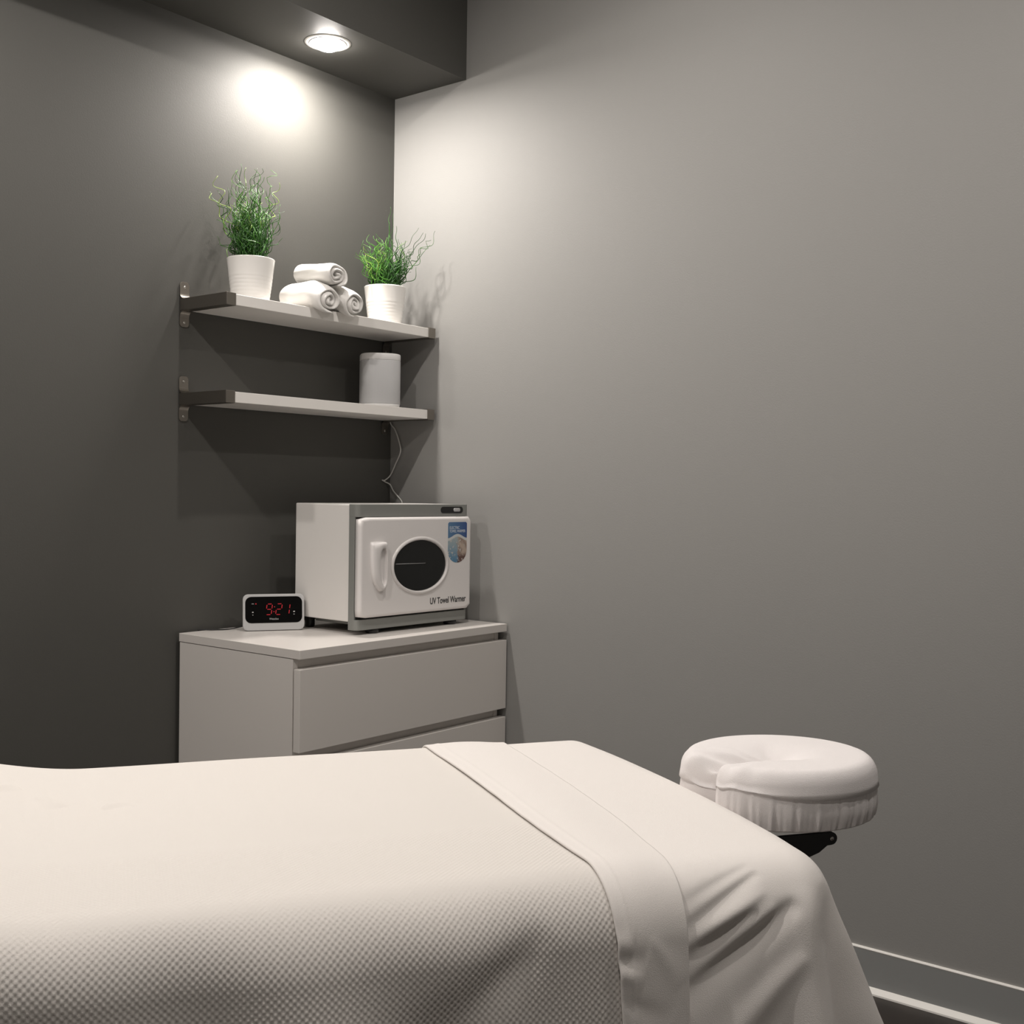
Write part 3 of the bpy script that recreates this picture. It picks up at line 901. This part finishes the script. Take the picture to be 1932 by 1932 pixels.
def bolster(S, T):
    """gentle rise of the bedding over a knee bolster towards the foot of the table"""
    k = np.clip((-0.80 - S) / 0.36, 0, 1)
    top = 0.050 * k * k * (3 - 2 * k)
    k2 = np.clip((-1.16 - S) / 0.5, 0, 1)
    return top * (1 - 0.8 * k2 * k2 * (3 - 2 * k2))

def drape(S, T, e, folds=None, head=HEAD):
    """S, T: flat cloth coordinates (numpy). e: height of this layer above the pad. returns X, Y, Z arrays"""
    Rn, Rf, Rh = 0.080, 0.040, 0.060
    head = head + 0.046 * np.clip(1 - ((np.clip(T, -HALF - 0.05, HALF) + 0.10) / 0.50) ** 2, 0, 1)
    # flat extents of the core (where the bend starts)
    sc = np.minimum(S, head - Rh)
    tc = np.clip(T, -(HALF - Rn), HALF - Rf)
    ds, dt = S - sc, T - tc
    d = np.hypot(ds, dt)
    ok = d > 1e-9
    ns = np.where(ok, ds / np.maximum(d, 1e-9), 0); nt_ = np.where(ok, dt / np.maximum(d, 1e-9), 0)
    wn = ns * ns; wt = nt_ * nt_
    R = Rh * wn + np.where(nt_ < 0, Rn, Rf) * wt
    R = np.where(ok, R, Rn)
    pm = 1.40
    corner = 4 * wn * wt * (nt_ < 0)                # 1 in the middle of the near head corner
    pm = pm - 0.20 * corner
    ph = np.minimum(d / R, pm)
    rest = np.maximum(d - R * pm, 0)
    ox = (R + e) * np.sin(ph) + rest * np.cos(pm)
    oz = (R + e) * (1 - np.cos(ph)) + rest * np.sin(pm)
    if folds is not None:
        fo = folds(sc, tc, ns, nt_, d, S, T)
        ox = ox + fo
    s2 = sc + ns * ox; t2 = tc + nt_ * ox
    Z = TZ + e - oz + bolster(s2, t2)
    X = H0[0] + s2 * U2[0] + t2 * W2[0]
    Y = H0[1] + s2 * U2[1] + t2 * W2[1]
    return X, Y, Z

def grid_obj(name, X, Y, Z, m, parent=None, origin=None):
    n0, n1 = X.shape
    ox, oy, oz = origin or (0, 0, 0)
    V = np.stack([X - ox, Y - oy, Z - oz], -1).reshape(-1, 3).astype(np.float32)
    i = np.arange(n0 - 1)[:, None] * n1 + np.arange(n1 - 1)[None, :]
    F = np.stack([i, i + n1, i + n1 + 1, i + 1], -1).reshape(-1, 4).astype(np.int32)
    me = bpy.data.meshes.new(name)
    me.vertices.add(len(V)); me.vertices.foreach_set('co', V.ravel())
    me.loops.add(F.size); me.loops.foreach_set('vertex_index', F.ravel())
    me.polygons.add(len(F)); me.polygons.foreach_set('loop_start', np.arange(0, F.size, 4, dtype=np.int32))
    me.update(calc_edges=True)
    me.validate()
    o = new_obj(name, me, m, parent, True)
    if parent is None:
        o.location = (ox, oy, oz)
    return o

def ridge(S, D, a, b, width, h):
    """groove/ridge along the segment a-b in (s, drop) space with soft ends"""
    ax, ay = a; bx, by = b
    vx, vy = bx - ax, by - ay; L2 = vx * vx + vy * vy
    t = ((S - ax) * vx + (D - ay) * vy) / L2
    tc = np.clip(t, 0, 1)
    dx, dy = S - (ax + vx * tc), D - (ay + vy * tc)
    w = width * (0.45 + 0.75 * tc)
    return h * np.exp(-(dx * dx + dy * dy) / (w * w)) * np.sin(np.clip(t * 0.9 + 0.08, 0, 1) * PI) ** 0.5

def smooth_noise(S, T, seed, scale):
    rng = np.random.default_rng(seed)
    out = np.zeros_like(S)
    for k in range(10):
        a = rng.uniform(0, 2 * PI); f = scale * rng.uniform(0.6, 1.7); p = rng.uniform(0, 2 * PI)
        out += np.sin((S * np.cos(a) + T * np.sin(a)) * f + p)
    return out / 10

# sheet over the head end
def sheet_folds(sc, tc, ns, nt_, d, S, T):
    near = (nt_ < -0.05)
    drop = d
    f = np.zeros_like(d)
    # direction angle of the hanging cloth around the near head corner, 0 = straight off the near side, pi/2 = off the head end
    ang = np.arctan2(ns, -nt_)
    cor = near & (ns > 0.02)
    hang = np.clip((drop - 0.07) / 0.3, 0, 1)
    # cone folds at the corner: a ridge where the near side ends, a hollow behind it
    f += np.where(cor, 0.036 * hang * np.cos(np.clip(ang, 0, 1.5) * 2 * PI / 1.05) * (1 - sstep(1.1, 1.5, ang)), 0)
    f += np.where(near & (ns <= 0.02), 0.036 * hang * np.exp(-((S - 0.043) / 0.030) ** 2), 0)
    # straight near side: swags running down from the corner towards the folded band
    sd = np.where(near & (ns <= 0.02), 1.0, np.where(cor, np.clip(1 - ang / 0.4, 0, 1), 0.0))
    g_ = 0
    g_ = g_ + ridge(S, drop, (0.030, 0.092), (-0.125, 0.178), 0.020, -0.0115)
    g_ = g_ + ridge(S, drop, (0.004, 0.090), (-0.125, 0.163), 0.009, 0.004)
    g_ = g_ + ridge(S, drop, (-0.022, 0.095), (-0.125, 0.138), 0.013, -0.0068)
    g_ = g_ + ridge(S, drop, (-0.008, 0.072), (-0.125, 0.124), 0.009, 0.004)
    g_ = g_ + ridge(S, drop, (-0.006, 0.050), (-0.125, 0.110), 0.010, -0.007)
    g_ = g_ + ridge(S, drop, (-0.010, 0.036), (-0.125, 0.082), 0.009, -0.004)
    g_ = g_ + ridge(S, drop, (0.030, 0.150), (-0.100, 0.260), 0.020, 0.006)
    f += sd * g_
    f += 0.002 * smooth_noise(S, T, 5, 45) * np.clip(drop / 0.08, 0, 1)
    return f

def make_sheet():
    s = np.arange(-0.19, HEAD + 0.44, 0.0045)
    t = np.arange(-HALF - 0.42, HALF + 0.30, 0.0045)
    S, T = np.meshgrid(s, t, indexing='ij')
    X, Y, Z = drape(S, T, 0.003, sheet_folds)
    Z = Z + 0.0016 * smooth_noise(S, T, 3, 14)
    org = to_world(-0.1, 0, TZ)
    o = grid_obj('bed_sheet', X, Y, Z, M['sheet'], None, org)
    md = o.modifiers.new('thickness', 'SOLIDIFY'); md.thickness = 0.0012; md.offset = 0
    tag(o, 'smooth white sheet draped over the head end of the massage table', 'sheet')
    # turned-down band lying over the blanket, with its rolled fold edge
    def band_folds(sc, tc, ns, nt_, d, S, T):
        k = np.clip(d / 0.08, 0, 1)
        f = 0.0022 * smooth_noise(S, T, 21, 30) * k
        for (a, b, w, h) in (((-0.215, 0.105), (-0.190, 0.112), 0.010, 0.006), ((-0.212, 0.140), (-0.180, 0.150), 0.011, 0.007), ((-0.215, 0.125), (-0.175, 0.13), 0.009, -0.005),
                             ((-0.165, 0.11), (-0.130, 0.16), 0.012, 0.004), ((-0.205, 0.17), (-0.15, 0.20), 0.012, -0.004), ((-0.20, 0.21), (-0.14, 0.25), 0.015, 0.004)):
            f = f + 0.42 * ridge(S, d, a, b, w * 1.15, h)
        return f
    L = []
    s_edge = lambda T: -0.240 + 0.032 * np.clip((0.30 - T) / 0.6, 0, 1) + 0.004 * np.sin(T * 9)
    s_out = lambda T: -0.098 - 0.024 * np.clip((-T - 0.15) / 0.4, 0, 1) + 0.004 * np.sin(T * 7 + 1)
    t = np.arange(-HALF - 0.40, HALF + 0.16, 0.0045)
    q = np.linspace(0, 1, 60)
    # cross-section from the lower layer round the fold edge and over the top to the free hem
    Tg = np.repeat(t[None, :], len(q) + 10, 0)
    Sg = np.zeros_like(Tg); Eg = np.zeros_like(Tg)
    lo_e, hi_e = 0.0078, 0.0112
    for k in range(10):                          # lower layer and rolled edge
        if k < 4:
            fr = k / 4
            Sg[k] = s_edge(t) + 0.05 * (1 - fr); Eg[k] = lo_e
        else:
            a = PI * (k - 4) / 5
            rr = (hi_e - lo_e) / 2
            Sg[k] = s_edge(t) - rr * 1.6 * math.sin(a); Eg[k] = lo_e + rr * (1 - math.cos(a))
    for k in range(len(q)):
        Sg[10 + k] = s_edge(t) + (s_out(t) - s_edge(t)) * (k + 1) / len(q)
        drop_to_sheet = sstep(0.35, 1.0, (k + 1) / len(q)) if True else 0
        Eg[10 + k] = hi_e + 0.0015 * math.sin(PI * (k + 1) / len(q)) - 0.0040 * drop_to_sheet + 0.0007 * math.exp(-((k / len(q) - 0.12) / 0.03) ** 2)
    X, Y, Z = drape(Sg, Tg, Eg, band_folds)
    Z = Z + 0.0016 * smooth_noise(Sg, Tg, 3, 14) + 0.0008 * smooth_noise(Sg, Tg, 9, 60)
    b_ = grid_obj('turned_down_band', X, Y, Z, M['sheet'], o, org)
    b_['label'] = 'sheet edge folded back over the blanket'
    md = b_.modifiers.new('thickness', 'SOLIDIFY'); md.thickness = 0.0015; md.offset = 0
    return o
make_sheet()

def make_blanket():
    p = 0.0078
    s = np.concatenate([np.arange(-1.80, -1.16, 0.012), np.arange(-1.16, -0.205, 0.00145)])
    t = np.concatenate([np.arange(-HALF - 0.44, -HALF - 0.26, 0.006), np.arange(-HALF - 0.26, -0.10, 0.00145), np.arange(-0.10, HALF - .02, 0.0035), np.arange(HALF - .02, HALF + 0.28, 0.01)])
    S, T = np.meshgrid(s, t, indexing='ij')
    fine = sstep(-1.16, -1.13, S) * sstep(-0.10, -0.16, T) * sstep(-HALF - 0.26, -HALF - 0.24, T)
    cell = np.cos(2 * PI * S / p) * np.cos(2 * PI * T / p)
    cell = np.sign(cell) * np.abs(cell) ** 0.8
    def folds(sc, tc, ns, nt_, d, S, T):
        k = np.clip((d - 0.03) / 0.18, 0, 1)
        fade = sstep(-0.24, -0.36, S)
        f = fade * k * (0.010 * np.sin(S * 13 + 0.6 + 9 * d) + 0.006 * np.sin(S * 31 - 12 * d + 2.0))
        f += fade * ridge(S, d, (-0.30, 0.10), (-0.46, 0.22), 0.04, -0.009)
        f += ridge(S, d, (-0.70, 0.17), (-0.76, 0.30), 0.03, 0.010)
        return f + 0.0008 * cell * fine * np.clip(d / 0.05, 0, 1)
    X, Y, Z = drape(S, T, 0.006, folds)
    edge = np.clip((np.abs(T + HALF - 0.08) / 0.05), 0, 1)
    Z = Z + 0.0006 * cell * fine * sstep(-HALF + 0.05, -HALF + 0.09, T)
    Z = Z + 0.0022 * smooth_noise(S, T, 33, 11)
    for (a, b, w, h) in (((-0.86, 0.17), (-0.83, 0.12), 0.016, 0.005), ((-0.77, 0.10), (-0.74, 0.13), 0.014, 0.004), ((-0.93, 0.20), (-0.89, 0.22), 0.016, 0.005)):
        Z = Z + ridge(S, T, a, b, w, h)
    o = grid_obj('blanket', X, Y, Z, M['blanket'], None, to_world(-0.8, 0, TZ))
    tag(o, 'cream textured cotton blanket covering the massage table below the folded sheet', 'blanket')
    return o
make_blanket()

# ------------------------------------------------------------------ face cradle
FCS, FCT, FCZ = 0.247, 0.003, 0.0   # centre along the table axis / across
fc = thing('face_cradle', 'face cradle in a white fitted cover at the head of the massage table', 'face cradle', to_world(FCS, FCT, 0), TA)
FA, FB = 0.158, 0.142               # half length and half width
ZSEAM, ZTOP, ZBOT = 0.727, 0.763, 0.673
OPEN = PI + 0.12                    # direction of the opening, towards the table
def adiff(a, b):
    return (a - b + PI) % (2 * PI) - PI
def notch(th):
    return math.exp(-(adiff(th, OPEN) / 0.20) ** 2)
def seam(th):
    return ZSEAM - 0.004 + 0.014 * math.exp(-(adiff(th, OPEN + 0.45) / 0.55) ** 2) - 0.016 * notch(th)
def outline(th, k=1.0):
    n = notch(th)
    r = 1 - 0.30 * n
    return r * k
NT = 360
def cradle_top():
    prof = [0.0, 0.06, 0.12, 0.18, 0.24, 0.30, 0.36, 0.42, 0.48, 0.54, 0.60, 0.66, 0.72, 0.78, 0.83, 0.87, 0.905, 0.935, 0.96, 0.98, 0.992, 1.0]
    V, Fc = [(0, 0, 0)], []
    def height(rho, th):
        ring = math.sin(min(1, rho / 0.62) * PI / 2)
        z = ZTOP - 0.030 * (1 - ring) ** 1.4
        edge = max(0, (rho - 0.85) / 0.15)
        z -= 0.033 * (1 - math.sqrt(max(0, 1 - edge * edge))) if edge < 1 else 0.033
        # valley from the hole to the opening
        vw = 0.20 + 0.25 * (1 - rho)
        z -= (0.030 * math.exp(-(adiff(th, OPEN) / vw) ** 2)) * min(1, rho / 0.35) * (1 - 0.35 * max(0, rho - .7))
        z += 0.0010 * math.sin(th * 5 + 1 + rho * 9) * math.exp(-((rho - 0.3) / 0.2) ** 2)
        z += 0.005 * math.exp(-(adiff(th, OPEN) / 0.5) ** 2) * math.sin(adiff(th, OPEN) * 22 + rho * 9) * min(1, rho / 0.4) * (0.3 + rho)* 0.8
        return z
    V[0] = (0, 0, height(0, 0))
    for rho in prof[1:]:
        for i in range(NT):
            th = 2 * PI * i / NT
            k = rho * (1 - 0.30 * notch(th) * rho ** 3)
            V.append((FA * k * math.cos(th), FB * k * math.sin(th), height(rho, th)))
    for i in range(NT):
        Fc.append((0, 1 + i, 1 + (i + 1) % NT))
    for r in range(len(prof) - 2):
        for i in range(NT):
            a = 1 + r * NT + i; b = 1 + r * NT + (i + 1) % NT
            Fc.append((a, a + NT, b + NT, b))
    # folded hem standing just proud of the skirt
    last = 1 + (len(prof) - 2) * NT
    base = len(V)
    for i in range(NT):
        th = 2 * PI * i / NT; k = outline(th) * 1.012
        V.append((FA * k * math.cos(th), FB * k * math.sin(th), seam(th) - 0.003))
    for i in range(NT):
        V.append((FA * outline(2 * PI * i / NT) * 0.985 * math.cos(2 * PI * i / NT), FB * outline(2 * PI * i / NT) * 0.985 * math.sin(2 * PI * i / NT), seam(2 * PI * i / NT) - 0.004))
    for i in range(NT):
        j = (i + 1) % NT
        Fc.append((last + i, base + i, base + j, last + j)); Fc.append((base + i, base + NT + i, base + NT + j, base + j))
    me = bpy.data.meshes.new('cover_top'); me.from_pydata(V, [], Fc)
    return new_obj('cover_top', me, M['cradle'], fc, True)
cradle_top()
def cradle_skirt():
    V, Fc = [], []
    rnd = random.Random(4)
    ph = [rnd.uniform(0, 6.28) for _ in range(12)]
    N = 720
    levels = [0, 0.08, 0.2, 0.35, 0.5, 0.65, 0.8, 0.9, 0.96, 1.0, 1.03]
    for l in levels:
        for i in range(N):
            th = 2 * PI * i / N
            gath = (math.sin(th * 41 + ph[0]) + 0.8 * math.sin(th * 67 + ph[1]) + 0.7 * math.sin(th * 23 + ph[2]) + 0.5 * math.sin(th * 97 + ph[3])) / 3
            amp = 0.003 + 0.020 * min(l, 1) ** 1.5
            k = outline(th) * (0.988 + 0.012 * math.sin(min(l, 1) * PI)) - (0.055 * max(0, l - 0.55) ** 1.3)
            k *= 1 + amp * gath * (1 - 0.5 * notch(th))
            if l > 1.0: k *= 0.86
            z = seam(th) + (ZBOT - seam(th)) * min(l, 1) + (0.0015 * gath if l > .9 else 0) + (0.002 if l > 1 else 0)
            V.append((FA * k * math.cos(th), FB * k * math.sin(th), z))
    n = len(levels)
    for r in range(n - 1):
        for i in range(N):
            j = (i + 1) % N
            Fc.append((r * N + i, (r + 1) * N + i, (r + 1) * N + j, r * N + j))
    me = bpy.data.meshes.new('cover_skirt'); me.from_pydata(V, [], Fc)
    o = new_obj('cover_skirt', me, M['cradle'], fc, True)
    o['label'] = 'gathered elastic side of the cover'
cradle_skirt()
# black platform under the cushion and its two arms running back under the table
pl = [(0.118 * math.cos(2 * PI * k / 40), 0.105 * math.sin(2 * PI * k / 40)) for k in range(40)]
from_bm('cushion_platform', prism_bm(pl, 'z', ZBOT - 0.006, ZBOT + 0.004, 0.001), M['metal_black'], fc)
from_bm('cushion', prism_bm([(0.80 * outline(2 * PI * k / 48) * FA * math.cos(2 * PI * k / 48), 0.80 * outline(2 * PI * k / 48) * FB * math.sin(2 * PI * k / 48)) for k in range(48)], 'z', ZBOT + 0.0045, ZSEAM - 0.008, 0.004), M['vinyl'], fc)
for ty in (-0.105, 0.095):
    tip = (0.283 - FCS - 0.008 - (0.035 if ty > 0 else 0), 0.6515)
    arm = [(-0.30, 0.592), (-0.07, 0.608), (0.006, 0.632), (tip[0] - 0.008, 0.6415)] if ty < 0 else [(-0.30, 0.592), (-0.07, 0.608), (-0.02, 0.632)]
    for k in range(9):
        a = -PI / 2 + PI * k / 8
        arm.append((tip[0] + 0.0095 * math.cos(a), tip[1] + 0.0095 * math.sin(a)))
    arm += [(-0.05, 0.6615), (-0.30, 0.6615)]
    ao = from_bm('support_arm', prism_bm(arm, 'y', ty - 0.004, ty + 0.004, 0.0008), M['metal_black'], fc)
    hb = lathe_bm([(0.0, 0.0048), (0.003, 0.0047), (0.0034, 0.004), (0.0034, -0.004), (0.003, -0.0047), (0.0, -0.0048)], 20)
    bmesh.ops.rotate(hb, verts=hb.verts, cent=(0, 0, 0), matrix=Matrix.Rotation(PI / 2, 3, 'X'))
    bmesh.ops.translate(hb, verts=hb.verts, vec=(tip[0], ty, tip[1]))
    from_bm('rivet', hb, M['screw'], ao, True)
